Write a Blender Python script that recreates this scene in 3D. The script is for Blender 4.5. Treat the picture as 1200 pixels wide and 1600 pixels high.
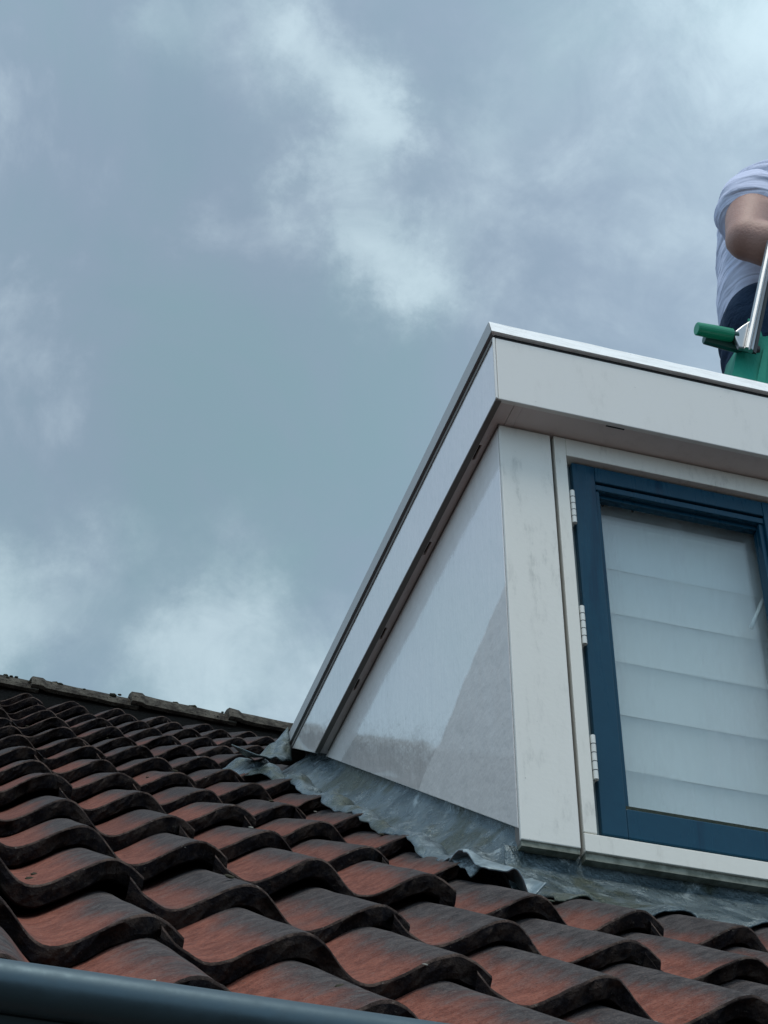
import bpy, bmesh, math, random
from mathutils import Vector, Matrix, noise

for o in list(bpy.data.objects):
    bpy.data.objects.remove(o, do_unlink=True)
S = bpy.context.scene
COL = S.collection

# ------------------------------------------------------------------ camera
# World: X along the eaves, Y into the building, Z up; origin at the foot of the dormer's corner post.
CAM = Vector((-0.98855, -2.48289, -1.54274))
F_PX = 2987.33
AX_R = Vector((0.956171305, -0.292807305, -0.000563577))
AX_D = Vector((0.186948279, 0.611964493, -0.768472381))
AX_F = Vector((0.225359216, 0.734685880, 0.639882710))
cam = bpy.data.cameras.new("camera")
cam.sensor_fit = 'VERTICAL'
cam.sensor_height = 24.0
cam.lens = F_PX / 1600 * 24.0
cam.clip_start = 0.05
cam.clip_end = 2000
camo = bpy.data.objects.new("camera", cam)
COL.objects.link(camo)
M3 = Matrix((AX_R, -AX_D, -AX_F)).transposed()
camo.matrix_world = Matrix.Translation(CAM) @ M3.to_4x4()
S.camera = camo


def ray(px, py):
    return AX_R * ((px - 600) / F_PX) + AX_D * ((py - 800) / F_PX) + AX_F


def at(px, py, Y):
    """point of the place seen at photo pixel (px, py) that lies at depth Y"""
    d = ray(px, py)
    return CAM + d * ((Y - CAM.y) / d.y)


# ------------------------------------------------------------------ sky and light
SUN_ELEV = math.radians(68)
SUN_AZ = Vector((-0.25, -1.0, 0)).normalized()       # the veiled sun stands high behind the photographer
W = bpy.data.worlds.new("World")
S.world = W
W.use_nodes = True
nt = W.node_tree
N, L = nt.nodes, nt.links
N.clear()


def wn(t, **kw):
    n = N.new(t)
    for k, v in kw.items():
        setattr(n, k, v)
    return n


def wmath(op, a, b=None, c=None, clamp=False):
    n = N.new('ShaderNodeMath')
    n.operation = op
    n.use_clamp = clamp
    for i, v in enumerate((a, b, c)):
        if v is None:
            continue
        if isinstance(v, (int, float)):
            n.inputs[i].default_value = v
        else:
            L.new(v, n.inputs[i])
    return n.outputs[0]


def wmix(fac, a, b, blend='MIX'):
    n = N.new('ShaderNodeMix')
    n.data_type = 'RGBA'
    n.blend_type = blend
    for s, v in ((n.inputs[0], fac), (n.inputs[6], a), (n.inputs[7], b)):
        if isinstance(v, (int, float)):
            s.default_value = v
        elif isinstance(v, tuple):
            s.default_value = (*v, 1)
        else:
            L.new(v, s)
    return n.outputs[2]


sky = wn('ShaderNodeTexSky', sky_type='NISHITA', sun_disc=False, sun_elevation=SUN_ELEV,
         sun_rotation=math.atan2(SUN_AZ.x, SUN_AZ.y), air_density=1.2, dust_density=2.0, ozone_density=1.0)
tc = wn('ShaderNodeTexCoord')
DIR = tc.outputs['Generated']


def wnoise(scale, detail, rough, off, dist=0.0):
    mp = wn('ShaderNodeMapping')
    mp.inputs['Location'].default_value = off
    L.new(DIR, mp.inputs[0])
    n = wn('ShaderNodeTexNoise')
    n.inputs['Scale'].default_value = scale
    n.inputs['Detail'].default_value = detail
    n.inputs['Roughness'].default_value = rough
    n.inputs['Distortion'].default_value = dist
    L.new(mp.outputs[0], n.inputs['Vector'])
    return n


def wramp(fac, lo, hi):
    n = wn('ShaderNodeMapRange', interpolation_type='SMOOTHSTEP')
    n.inputs[1].default_value = lo
    n.inputs[2].default_value = hi
    L.new(fac, n.inputs[0])
    return n.outputs[0]


# warped direction so that the cloud banks get ragged edges
warp = wnoise(9.0, 8, 0.66, (3.1, 0.7, 1.9))
wv = wn('ShaderNodeVectorMath', operation='SUBTRACT')
L.new(warp.outputs['Color'], wv.inputs[0])
wv.inputs[1].default_value = (0.5, 0.5, 0.5)
ws = wn('ShaderNodeVectorMath', operation='SCALE')
L.new(wv.outputs[0], ws.inputs[0])
ws.inputs['Scale'].default_value = 0.13
wa = wn('ShaderNodeVectorMath', operation='ADD')
L.new(DIR, wa.inputs[0])
L.new(ws.outputs[0], wa.inputs[1])
wnm = wn('ShaderNodeVectorMath', operation='NORMALIZE')
L.new(wa.outputs[0], wnm.inputs[0])
WD = wnm.outputs[0]


def bank(px, py, rad_px, amp):
    """brightness of a thin spot in the cloud cover centred on a direction"""
    d = ray(px, py).normalized()
    k = 1.0 / (2 * (rad_px / F_PX) ** 2)
    dp = wn('ShaderNodeVectorMath', operation='DOT_PRODUCT')
    L.new(WD, dp.inputs[0])
    dp.inputs[1].default_value = d
    t = wmath('SUBTRACT', dp.outputs['Value'], 1.0)
    t = wmath('MULTIPLY', t, 2 * k)
    t = wmath('EXPONENT', t)
    return wmath('MULTIPLY', t, amp)


thin = None
for b in [(250, 40, 40, .22), (420, 45, 60, .40), (470, 55, 36, .5), (545, 125, 44, 1.0), (585, 195, 34, 1.1), (505, 250, 36, .8), (560, 320, 40, .6), (600, 390, 40, .8), (650, 450, 40, 1.1),
          (710, 465, 36, .4), (760, 200, 45, .25), (700, 350, 40, .2), (410, 975, 62, .95), (330, 1040, 60, .75), (300, 1090, 70, .5), (20, 945, 55, .9), (140, 925, 45, .25),
          (1180, 10, 120, 1.2), (950, 120, 150, .14), (1130, 420, 110, .25), (470, 1080, 60, .3)]:
    t = bank(*b)
    thin = t if thin is None else wmath('ADD', thin, t)
big = wnoise(2.3, 5, 0.55, (0.3, 4.2, 2.2))
mid = wnoise(6.0, 8, 0.6, (7.3, 1.2, 5.2), 0.4)
fine = wnoise(17.0, 8, 0.62, (2.3, 8.2, 0.2), 0.6)
# thin spots elsewhere in the cover come from the noise itself
gen = wmath('MULTIPLY', wramp(mid.outputs[0], 0.56, 0.78), 0.6)
thin = wmath('ADD', thin, gen)
brk = wmath('MULTIPLY_ADD', fine.outputs[0], 3.0, -0.55)
thin = wmath('MULTIPLY', thin, wmath('MAXIMUM', brk, 0.0))
thin = wmath('SUBTRACT', 1.0, wmath('EXPONENT', wmath('MULTIPLY', thin, -1.05)))
base = wmix(wramp(big.outputs[0], 0.38, 0.62), (0.250, 0.332, 0.445), (0.250, 0.382, 0.446))
base = wmix(wramp(mid.outputs[0], 0.35, 0.7), base, (0.285, 0.370, 0.475))
col = wmix(wmath('MULTIPLY', thin, 1.0, clamp=True), base, (0.60, 0.75, 0.82))
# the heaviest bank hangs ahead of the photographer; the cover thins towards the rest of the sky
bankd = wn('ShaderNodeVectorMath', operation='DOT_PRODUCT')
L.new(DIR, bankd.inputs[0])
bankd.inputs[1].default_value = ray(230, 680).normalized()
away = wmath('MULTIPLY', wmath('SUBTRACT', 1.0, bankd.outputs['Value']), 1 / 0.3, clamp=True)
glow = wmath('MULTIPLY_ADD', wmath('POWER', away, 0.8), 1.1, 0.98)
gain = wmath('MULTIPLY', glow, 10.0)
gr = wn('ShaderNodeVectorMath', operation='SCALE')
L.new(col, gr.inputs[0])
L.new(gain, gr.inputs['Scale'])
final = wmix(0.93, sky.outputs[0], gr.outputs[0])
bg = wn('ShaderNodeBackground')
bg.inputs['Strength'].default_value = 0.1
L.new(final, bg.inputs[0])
wo = wn('ShaderNodeOutputWorld')
L.new(bg.outputs[0], wo.inputs[0])

sun = bpy.data.lights.new("sun", 'SUN')
sun.energy = 1.5
sun.angle = math.radians(25)
sun.color = (1.0, 0.93, 0.82)
suno = bpy.data.objects.new("sun", sun)
COL.objects.link(suno)
sdir = Vector((SUN_AZ.x * math.cos(SUN_ELEV), SUN_AZ.y * math.cos(SUN_ELEV), math.sin(SUN_ELEV)))
suno.rotation_euler = sdir.to_track_quat('Z', 'Y').to_euler()

S.view_settings.view_transform = 'Standard'
S.view_settings.look = 'None'
S.view_settings.exposure = 0.0
S.view_settings.gamma = 1.0
S.view_settings.use_curve_mapping = False


# ------------------------------------------------------------------ materials
class Mat:
    def __init__(self, name, base=(.5, .5, .5), rough=.5, metal=0.0, spec=.5):
        m = bpy.data.materials.new(name)
        m.use_nodes = True
        self.m, self.t = m, m.node_tree
        self.b = self.t.nodes['Principled BSDF']
        self.out = self.t.nodes['Material Output']
        self.b.inputs['Base Color'].default_value = (*base, 1)
        self.b.inputs['Roughness'].default_value = rough
        self.b.inputs['Metallic'].default_value = metal
        self.b.inputs['Specular IOR Level'].default_value = spec
        self._co = None

    def n(self, t, **kw):
        n = self.t.nodes.new(t)
        for k, v in kw.items():
            setattr(n, k, v)
        return n

    def put(self, sock, v):
        if isinstance(v, (int, float)):
            sock.default_value = v
        elif isinstance(v, tuple):
            sock.default_value = (*v, 1) if len(sock.default_value) == 4 else v
        else:
            self.t.links.new(v, sock)

    def co(self, kind='Object'):
        n = self.n('ShaderNodeTexCoord')
        return n.outputs[kind]

    def map(self, vec, scale=(1, 1, 1), loc=(0, 0, 0), rot=(0, 0, 0)):
        n = self.n('ShaderNodeMapping')
        n.inputs['Scale'].default_value = scale
        n.inputs['Location'].default_value = loc
        n.inputs['Rotation'].default_value = rot
        self.put(n.inputs[0], vec)
        return n.outputs[0]

    def noise(self, vec, scale, detail=6, rough=.6, dist=0.0, color=False):
        n = self.n('ShaderNodeTexNoise')
        n.inputs['Scale'].default_value = scale
        n.inputs['Detail'].default_value = detail
        n.inputs['Roughness'].default_value = rough
        n.inputs['Distortion'].default_value = dist
        self.put(n.inputs['Vector'], vec)
        return n.outputs['Color' if color else 'Fac']

    def ramp(self, fac, lo, hi, a=0.0, b=1.0):
        n = self.n('ShaderNodeMapRange', interpolation_type='SMOOTHSTEP')
        n.inputs[1].default_value = lo
        n.inputs[2].default_value = hi
        n.inputs[3].default_value = a
        n.inputs[4].default_value = b
        self.put(n.inputs[0], fac)
        return n.outputs[0]

    def math(self, op, a, b=None, c=None, clamp=False):
        n = self.n('ShaderNodeMath', operation=op, use_clamp=clamp)
        for i, v in enumerate((a, b, c)):
            if v is not None:
                self.put(n.inputs[i], v)
        return n.outputs[0]

    def mix(self, fac, a, b, blend='MIX'):
        n = self.n('ShaderNodeMix', data_type='RGBA', blend_type=blend)
        self.put(n.inputs[0], fac)
        self.put(n.inputs[6], a)
        self.put(n.inputs[7], b)
        return n.outputs[2]

    def col(self, v):
        self.put(self.b.inputs['Base Color'], v)

    def rough(self, v):
        self.put(self.b.inputs['Roughness'], v)

    def bump(self, h, strength=.3, dist=.01, prev=None):
        n = self.n('ShaderNodeBump')
        n.inputs['Strength'].default_value = strength
        n.inputs['Distance'].default_value = dist
        self.put(n.inputs['Height'], h)
        if prev is not None:
            self.put(n.inputs['Normal'], prev)
        self.put(self.b.inputs['Normal'], n.outputs[0])
        return n.outputs[0]


MT = {}
WAVE = 0.15          # one wave of a double-wave tile
ROW = 0.329165       # exposed length of a tile


def make_materials():
    # --- tile faces: red fired clay under a dark crust that sits on the waves' crowns
    m = Mat('tile_face', rough=.85, spec=.25)
    co = m.co()
    info = m.n('ShaderNodeObjectInfo')
    sx = m.n('ShaderNodeSeparateXYZ')
    m.put(sx.inputs[0], co)
    rnd = m.n('ShaderNodeCombineXYZ')
    m.put(rnd.inputs[0], m.math('MULTIPLY', info.outputs['Random'], 37.0))
    m.put(rnd.inputs[1], m.math('MULTIPLY', info.outputs['Random'], 91.0))
    off = m.n('ShaderNodeVectorMath', operation='ADD')
    m.put(off.inputs[0], co)
    m.put(off.inputs[1], rnd.outputs[0])
    v = off.outputs[0]
    oc = m.n('ShaderNodeSeparateColor')
    m.put(oc.inputs[0], info.outputs['Color'])
    redness = oc.outputs[0]
    n1 = m.noise(v, 9, 6, .65)
    n2 = m.noise(v, 45, 6, .7)
    n3 = m.noise(m.map(v, (40, 220, 40)), 1.0, 4, .6)
    n4 = m.noise(v, 160, 3, .6)
    phase = m.math('SINE', m.math('MULTIPLY_ADD', sx.outputs[0], 2 * math.pi / WAVE, math.pi - .35))   # +1 on the crown
    crust = m.math('MULTIPLY_ADD', phase, 0.40, n1)
    crust = m.math('MULTIPLY_ADD', m.math('SUBTRACT', n2, .5), .75, crust)
    crust = m.math('ADD', crust, m.math('MULTIPLY_ADD', redness, -0.60, .50))
    crust = m.ramp(crust, .22, .82)
    red = m.mix(m.ramp(n2, .3, .7), (.165, .048, .030), (.325, .112, .072))
    dark = m.mix(m.ramp(n2, .3, .7), (.026, .022, .023), (.098, .084, .080))
    c = m.mix(crust, red, dark)
    c = m.mix(m.ramp(n3, .60, .75, 0, .45), c, (.035, .028, .028))
    c = m.mix(m.ramp(m.noise(v, 75, 4, .6), .69, .76, 0, .5), c, (.26, .25, .225))
    n5 = m.noise(v, 330, 4, .7)
    c = m.mix(m.ramp(n5, .54, .68, 0, .7), c, (.028, .022, .022))
    c = m.mix(m.ramp(n5, .45, .32, 0, .45), c, (.26, .18, .145))
    c = m.mix(m.ramp(n4, .60, .72, 0, .35), c, (.22, .18, .16))
    c = m.mix(m.math('MULTIPLY', oc.outputs[1], 1.0), c, (.018, .014, .016))
    m.col(c)
    h = m.math('MULTIPLY_ADD', m.math('ADD', n4, n5), .35, m.math('MULTIPLY_ADD', n2, 1.0, m.math('MULTIPLY', n3, .35)))
    m.bump(h, 1.0, .006)
    MT['tile'] = m.m
    # --- broken, soot and moss covered tile noses
    m = Mat('tile_nose', rough=.95, spec=.1)
    co = m.co()
    info = m.n('ShaderNodeObjectInfo')
    off = m.n('ShaderNodeVectorMath', operation='ADD')
    m.put(off.inputs[0], co)
    m.put(off.inputs[1], info.outputs['Location'])
    v = off.outputs[0]
    n1 = m.noise(v, 40, 6, .7)
    n2 = m.noise(v, 130, 5, .7)
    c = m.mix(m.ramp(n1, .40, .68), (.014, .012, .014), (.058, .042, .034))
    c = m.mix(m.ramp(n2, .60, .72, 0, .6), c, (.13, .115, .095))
    m.col(c)
    m.bump(m.math('ADD', n1, n2), 1.0, .006)
    MT['nose'] = m.m
    # --- worn, lichened arris of the tile nose
    m = Mat('tile_rim', rough=.95, spec=.1)
    co = m.co()
    info = m.n('ShaderNodeObjectInfo')
    off = m.n('ShaderNodeVectorMath', operation='ADD')
    m.put(off.inputs[0], co)
    m.put(off.inputs[1], info.outputs['Location'])
    n1 = m.noise(off.outputs[0], 35, 6, .7)
    n2 = m.noise(off.outputs[0], 170, 5, .7)
    c = m.mix(m.ramp(n1, .42, .62), (.040, .029, .026), (.12, .085, .070))
    c = m.mix(m.ramp(n2, .58, .70, 0, .7), c, (.24, .22, .19))
    m.col(c)
    m.bump(m.math('ADD', n1, n2), 1.0, .005)
    MT['rim'] = m.m
    # --- ridge tiles: lichen-grey clay
    m = Mat('ridge_clay', rough=.95, spec=.15)
    co = m.co('Object')
    n1 = m.noise(co, 22, 7, .7)
    n2 = m.noise(co, 70, 5, .7)
    c = m.mix(m.ramp(n1, .38, .62), (.040, .034, .028), (.125, .112, .090))
    c = m.mix(m.ramp(n2, .54, .66), c, (.028, .024, .020))
    m.col(c)
    m.bump(m.math('ADD', n1, n2), 1.0, .012)
    MT['ridge'] = m.m
    m = Mat('ridge_mortar', (.03, .027, .024), .95, spec=.1)  # near-black: the shade under the ridge tiles is put into the mortar colour
    co = m.co()
    m.bump(m.noise(co, 40, 6, .7), 1.0, .01)
    MT['mortar'] = m.m
    m = Mat('moss', rough=1.0, spec=.05)
    co = m.co()
    m.col(m.mix(m.noise(co, 60, 4, .6), (.020, .022, .014), (.095, .085, .062)))
    m.bump(m.noise(co, 300, 3, .6), 1.0, .004)
    MT['moss'] = m.m
    m = Mat('lichen', rough=1.0, spec=.05)
    co = m.co()
    m.col(m.mix(m.noise(co, 90, 4, .6), (.16, .15, .13), (.36, .35, .31)))
    MT['lichen'] = m.m
    m = Mat('roof_felt', (.012, .012, .012), .95, spec=.1)
    MT['felt'] = m.m

    # --- white painted timber (post, frame): weathered, faint dirt
    def white(name, base, rough, dirt, dirtcol, streak=True, bump=.12):
        m = Mat(name, base, rough)
        co = m.co('Generated') if False else m.co('Object')
        n1 = m.noise(m.map(co, (6, 6, 2.2)), 2.0, 8, .68)
        n2 = m.noise(m.map(co, (55, 55, 16)), 1.0, 6, .7)
        n3 = m.noise(co, 110, 3, .5)
        patch = m.math('MULTIPLY', m.ramp(n1, .46, .66), m.ramp(n2, .47, .66))
        c = m.mix(m.math('MULTIPLY', patch, dirt), base, dirtcol)
        c = m.mix(m.ramp(n1, .3, .8, 0, .14), c, tuple(x * .8 for x in base))
        c = m.mix(m.ramp(n3, .735, .78, 0, .5 * min(1, dirt * 2)), c, (.10, .095, .085))
        m.col(c)
        m.rough(m.ramp(n1, .3, .7, rough - .06, rough + .12))
        m.bump(m.math('ADD', m.math('MULTIPLY', n1, .4), n3), bump, .002)
        return m.m
    MT['post'] = white('painted_post', (.82, .795, .725), .42, .50, (.26, .27, .25))
    MT['frame'] = white('painted_frame', (.82, .79, .71), .42, .4, (.28, .27, .23))
    MT['fascia'] = white('front_fascia', (.77, .75, .71), .40, .22, (.4, .4, .38), bump=.06)
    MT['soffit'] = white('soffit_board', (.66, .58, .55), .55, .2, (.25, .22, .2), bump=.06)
    MT['hinge'] = white('hinge_white', (.78, .78, .73), .35, .3, (.3, .3, .26), bump=.03)

    # --- dirty underside of the sill
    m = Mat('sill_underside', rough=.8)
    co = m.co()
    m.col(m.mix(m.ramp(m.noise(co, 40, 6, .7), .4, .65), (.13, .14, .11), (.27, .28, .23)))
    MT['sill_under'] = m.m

    # --- roof-edge capping: bright, rough aluminium-white with scuffs
    m = Mat('cap_white', rough=.7, spec=.3)
    co = m.co()
    n1 = m.noise(m.map(co, (18, 40, 60)), 1, 7, .7)
    n2 = m.noise(co, 120, 5, .7)
    c = m.mix(m.ramp(n1, .42, .68, 0, .6), (.95, .95, .93), (.70, .69, .67))
    c = m.mix(m.ramp(n2, .60, .72, 0, .5), c, (.42, .41, .40))
    m.col(c)
    m.bump(m.math('ADD', n1, n2), .25, .003)
    MT['cap'] = m.m
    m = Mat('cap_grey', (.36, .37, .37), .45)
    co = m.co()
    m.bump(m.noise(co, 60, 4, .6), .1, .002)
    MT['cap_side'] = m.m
    m = Mat('shadow_gap', (.020, .020, .021), .8)
    MT['gap'] = m.m
    m = Mat('gap_strip', (.16, .145, .13), .7)
    MT['strip'] = m.m

    # --- glossy trespa-like cheek panel: half washed wet, with wipe marks and a dry, dusty corner
    def gloss(name, wash):
        m = Mat(name, (.88, .84, .81), .12)
        co = m.co()
        sp = m.n('ShaderNodeSeparateXYZ')
        m.put(sp.inputs[0], co)
        y, z = sp.outputs[1], sp.outputs[2]
        wob = m.noise(co, 7.0, 5, .6)
        run = m.noise(m.map(co, (30, 30, 3.0)), 1.6, 5, .6)
        fine = m.noise(m.map(co, (60, 60, 14)), 1.5, 4, .6)
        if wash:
            # washed middle: the foot beside the post is still dry and dusty, the strip under the soffit duller and darker
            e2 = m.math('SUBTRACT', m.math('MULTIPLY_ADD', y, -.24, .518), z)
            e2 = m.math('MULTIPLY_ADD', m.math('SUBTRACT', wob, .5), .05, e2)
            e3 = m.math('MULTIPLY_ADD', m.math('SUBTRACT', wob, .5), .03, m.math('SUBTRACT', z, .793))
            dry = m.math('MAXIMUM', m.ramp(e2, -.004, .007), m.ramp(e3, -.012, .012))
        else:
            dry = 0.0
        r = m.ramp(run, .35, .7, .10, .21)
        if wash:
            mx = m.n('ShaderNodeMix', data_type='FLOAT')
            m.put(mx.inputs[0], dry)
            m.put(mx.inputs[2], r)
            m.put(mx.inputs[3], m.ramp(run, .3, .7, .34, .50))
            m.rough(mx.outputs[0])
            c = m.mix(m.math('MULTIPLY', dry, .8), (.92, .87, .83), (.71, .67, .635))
            # wipe scratches in the wet film
            scr = m.noise(m.map(co, (40, 9, 60), rot=(.55, 0, 0)), 1.3, 4, .65)
            c = m.mix(m.ramp(scr, .70, .76, 0, .45), c, (.33, .33, .34))
            m.col(c)
        else:
            m.rough(r)
        b = m.bump(m.math('MULTIPLY_ADD', wob, 1.0, m.math('MULTIPLY', run, .10)), .34, .014)
        m.bump(m.math('ADD', m.math('MULTIPLY', fine, .15), m.noise(co, 38, 4, .6)), .16, .004, b)
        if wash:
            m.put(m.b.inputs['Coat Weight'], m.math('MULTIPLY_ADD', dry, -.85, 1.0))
        else:
            m.b.inputs['Coat Weight'].default_value = 1.0
        m.b.inputs['Coat IOR'].default_value = 1.9
        m.b.inputs['Coat Roughness'].default_value = .06
        return m.m
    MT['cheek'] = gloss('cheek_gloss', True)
    MT['side_fascia'] = gloss('side_fascia_gloss', False)

    # --- lead
    m = Mat('lead', rough=.4, metal=.55, spec=.5)
    co = m.co()
    n1 = m.noise(co, 9, 7, .65, .5)
    n2 = m.noise(co, 38, 6, .7)
    n3 = m.noise(m.map(co, (14, 14, 14), (2, 3, 1)), 1, 6, .7, .8)
    c = m.mix(m.ramp(n1, .35, .65), (.042, .070, .083), (.125, .168, .186))
    c = m.mix(m.ramp(n3, .55, .68, 0, .8), c, (.36, .43, .45))  # pale highlights on the raised crumples, put into the colour
    c = m.mix(m.ramp(n2, .56, .72, 0, .6), c, (.075, .10, .11))
    moss = m.noise(m.map(co, (7, 5, 5), (1.4, .2, 7)), 1, 6, .65)
    c = m.mix(m.ramp(moss, .48, .60, 0, .85), c, (.038, .050, .030))
    m.col(c)
    m.rough(m.ramp(n2, .3, .7, .20, .42))
    m.bump(m.math('MULTIPLY_ADD', n3, 1.2, n2), .8, .009)
    MT['lead'] = m.m
    m = Mat('fresh_lead', rough=.4, metal=.35, spec=.5)
    co = m.co()
    n1 = m.noise(co, 24, 6, .65, .6)
    m.col(m.mix(m.ramp(n1, .35, .65), (.11, .155, .17), (.30, .37, .395)))
    m.bump(m.noise(co, 60, 5, .65), .5, .006)
    MT['fresh_lead'] = m.m
    m = Mat('zinc', (.21, .285, .33), .36, .75)
    co = m.co()
    n1 = m.noise(m.map(co, (3, 30, 30)), 1, 6, .6)
    n2 = m.noise(co, 60, 5, .6)
    m.col(m.mix(n1, (.045, .074, .090), (.085, .122, .142)))
    m.rough(m.ramp(n2, .3, .7, .34, .55))
    m.bump(n2, .08, .002)
    MT['zinc'] = m.m

    # --- blue sash paint with water runs
    m = Mat('blue_paint', (.012, .050, .105), .32, spec=.20)
    co = m.co()
    run = m.noise(m.map(co, (26, 26, 2.2)), 1, 5, .65, .4)
    n2 = m.noise(co, 50, 5, .6)
    c = m.mix(n2, (.005, .044, .082), (.010, .062, .104))
    c = m.mix(m.ramp(run, .58, .67, 0, .55), c, (.007, .026, .056))
    m.col(c)
    m.rough(m.ramp(run, .45, .68, .34, .16))
    m.bump(m.noise(m.map(co, (25, 25, 120)), 1, 3, .5), .03, .002)
    MT['blue'] = m.m
    m = Mat('blue_edge', (.010, .030, .062), .4)
    MT['blue_edge'] = m.m
    m = Mat('rebate', (.17, .23, .25), .6)
    MT['rebate'] = m.m
    m = Mat('mossy_seal', rough=.9, spec=.1)
    co = m.co()
    m.col(m.mix(m.noise(co, 90, 5, .7), (.012, .022, .022), (.075, .085, .062)))
    m.bump(m.noise(co, 150, 4, .7), .8, .003)
    MT['seal'] = m.m
    # --- glass: mirror part by Fresnel over a clear part
    m = Mat('window_glass')
    t = m.t
    lw = m.n('ShaderNodeLayerWeight')
    lw.inputs[0].default_value = .5
    fr = m.math('MULTIPLY_ADD', m.math('POWER', lw.outputs['Facing'], 3.2), .85, .07)
    tr = m.n('ShaderNodeBsdfTransparent')
    tr.inputs[0].default_value = (.90, .945, .95, 1)
    gl = m.n('ShaderNodeBsdfGlossy')
    gl.inputs['Roughness'].default_value = .02
    co = m.co()
    bp = m.n('ShaderNodeBump')
    bp.inputs['Strength'].default_value = .02
    bp.inputs['Distance'].default_value = .01
    m.put(bp.inputs['Height'], m.noise(co, 4, 3, .5))
    m.put(gl.inputs['Normal'], bp.outputs[0])
    film = m.n('ShaderNodeBsdfDiffuse')
    film.inputs[0].default_value = (.55, .6, .62, 1)
    mx = m.n('ShaderNodeMixShader')
    m.put(mx.inputs[0], fr)
    m.put(mx.inputs[1], tr.outputs[0])
    m.put(mx.inputs[2], gl.outputs[0])
    mx2 = m.n('ShaderNodeMixShader')
    dn = m.noise(m.map(co, (30, 30, 4)), 1, 5, .6)
    m.put(mx2.inputs[0], m.ramp(dn, .45, .75, .04, .15))
    m.put(mx2.inputs[1], mx.outputs[0])
    m.put(mx2.inputs[2], film.outputs[0])
    m.put(m.out.inputs[0], mx2.outputs[0])
    MT['glass'] = m.m
    # --- blind fabric
    m = Mat('blind_fabric', (.92, .88, .85), .8, spec=.2)
    co = m.co()
    m.bump(m.noise(m.map(co, (900, 900, 900)), 1, 2, .5), .1, .0006)
    MT['blind'] = m.m
    MT['plastic'] = Mat('white_plastic', (.93, .93, .92), .3).m
    MT['room'] = Mat('room_dark', (.06, .06, .06), .9).m
    m = Mat('bitumen', (.05, .05, .052), .9)
    co = m.co()
    m.bump(m.noise(co, 200, 4, .6), .6, .004)
    MT['bitumen'] = m.m
    # --- brick wall of the house (below the gutter, out of the photo)
    m = Mat('house_brick', rough=.9)
    co = m.co()
    br = m.n('ShaderNodeTexBrick')
    br.inputs['Scale'].default_value = 4.5
    br.inputs['Color1'].default_value = (.20, .085, .055, 1)
    br.inputs['Color2'].default_value = (.14, .06, .042, 1)
    br.inputs['Mortar'].default_value = (.25, .24, .22, 1)
    m.put(br.inputs['Vector'], m.map(co, rot=(math.pi / 2, 0, 0)))
    m.col(br.outputs[0])
    MT['brick'] = m.m
    m = Mat('garden_paving', rough=.95, spec=.1)
    co = m.co()
    m.col(m.mix(m.noise(co, 1.3, 8, .65), (.10, .10, .092), (.17, .165, .15)))
    m.bump(m.noise(co, 30, 5, .7), 1, .05)
    MT['grass'] = m.m
    # --- person and tools
    m = Mat('skin', (.42, .235, .18), .55)
    co = m.co()
    m.col(m.mix(m.noise(co, 14, 5, .6), (.30, .155, .125), (.50, .30, .24)))
    m.bump(m.math('ADD', m.noise(co, 30, 5, .6), m.noise(co, 180, 3, .5)), .3, .004)
    m.b.inputs['Subsurface Weight'].default_value = .08
    m.b.inputs['Subsurface Radius'].default_value = (.01, .004, .003)
    MT['skin'] = m.m
    m = Mat('shirt_cotton', (.60, .64, .80), .9, spec=.15)
    co = m.co()
    w1 = m.noise(m.map(co, (3, 3, 11), rot=(0, -.75, .3)), 1.3, 3, .5, .5)
    m.bump(w1, .7, .05)
    m.col(m.mix(m.noise(co, 12, 4, .5), (.56, .60, .77), (.64, .67, .82)))
    MT['shirt'] = m.m
    m = Mat('denim', (.018, .036, .075), .9, spec=.15)
    co = m.co()
    m.col(m.mix(m.noise(co, 25, 6, .65), (.012, .026, .058), (.034, .060, .105)))
    m.bump(m.noise(m.map(co, (14, 14, 26)), 1, 5, .6, .6), .6, .02)
    MT['denim'] = m.m
    MT['belt'] = Mat('belt_dark', (.012, .016, .026), .6).m
    MT['hair'] = Mat('hair_brown', (.03, .018, .010), .7).m
    MT['shoe'] = Mat('shoe_dark', (.03, .03, .032), .7).m
    m = Mat('green_plastic', (.003, .26, .135), .35)
    co = m.co()
    m.bump(m.noise(co, 90, 3, .5), .1, .002)
    MT['green'] = m.m
    m = Mat('green_cloth', (.003, .26, .175), .75)
    co = m.co()
    m.bump(m.noise(m.map(co, (20, 20, 8)), 1, 4, .6, .5), .5, .015)
    MT['green_cloth'] = m.m
    MT['dark_green'] = Mat('dark_green_plastic', (.003, .070, .058), .4).m
    m = Mat('steel', (.40, .41, .42), .36, 1.0)
    MT['steel'] = m.m
    MT['rubber'] = Mat('black_rubber', (.012, .012, .014), .5).m


make_materials()


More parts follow.
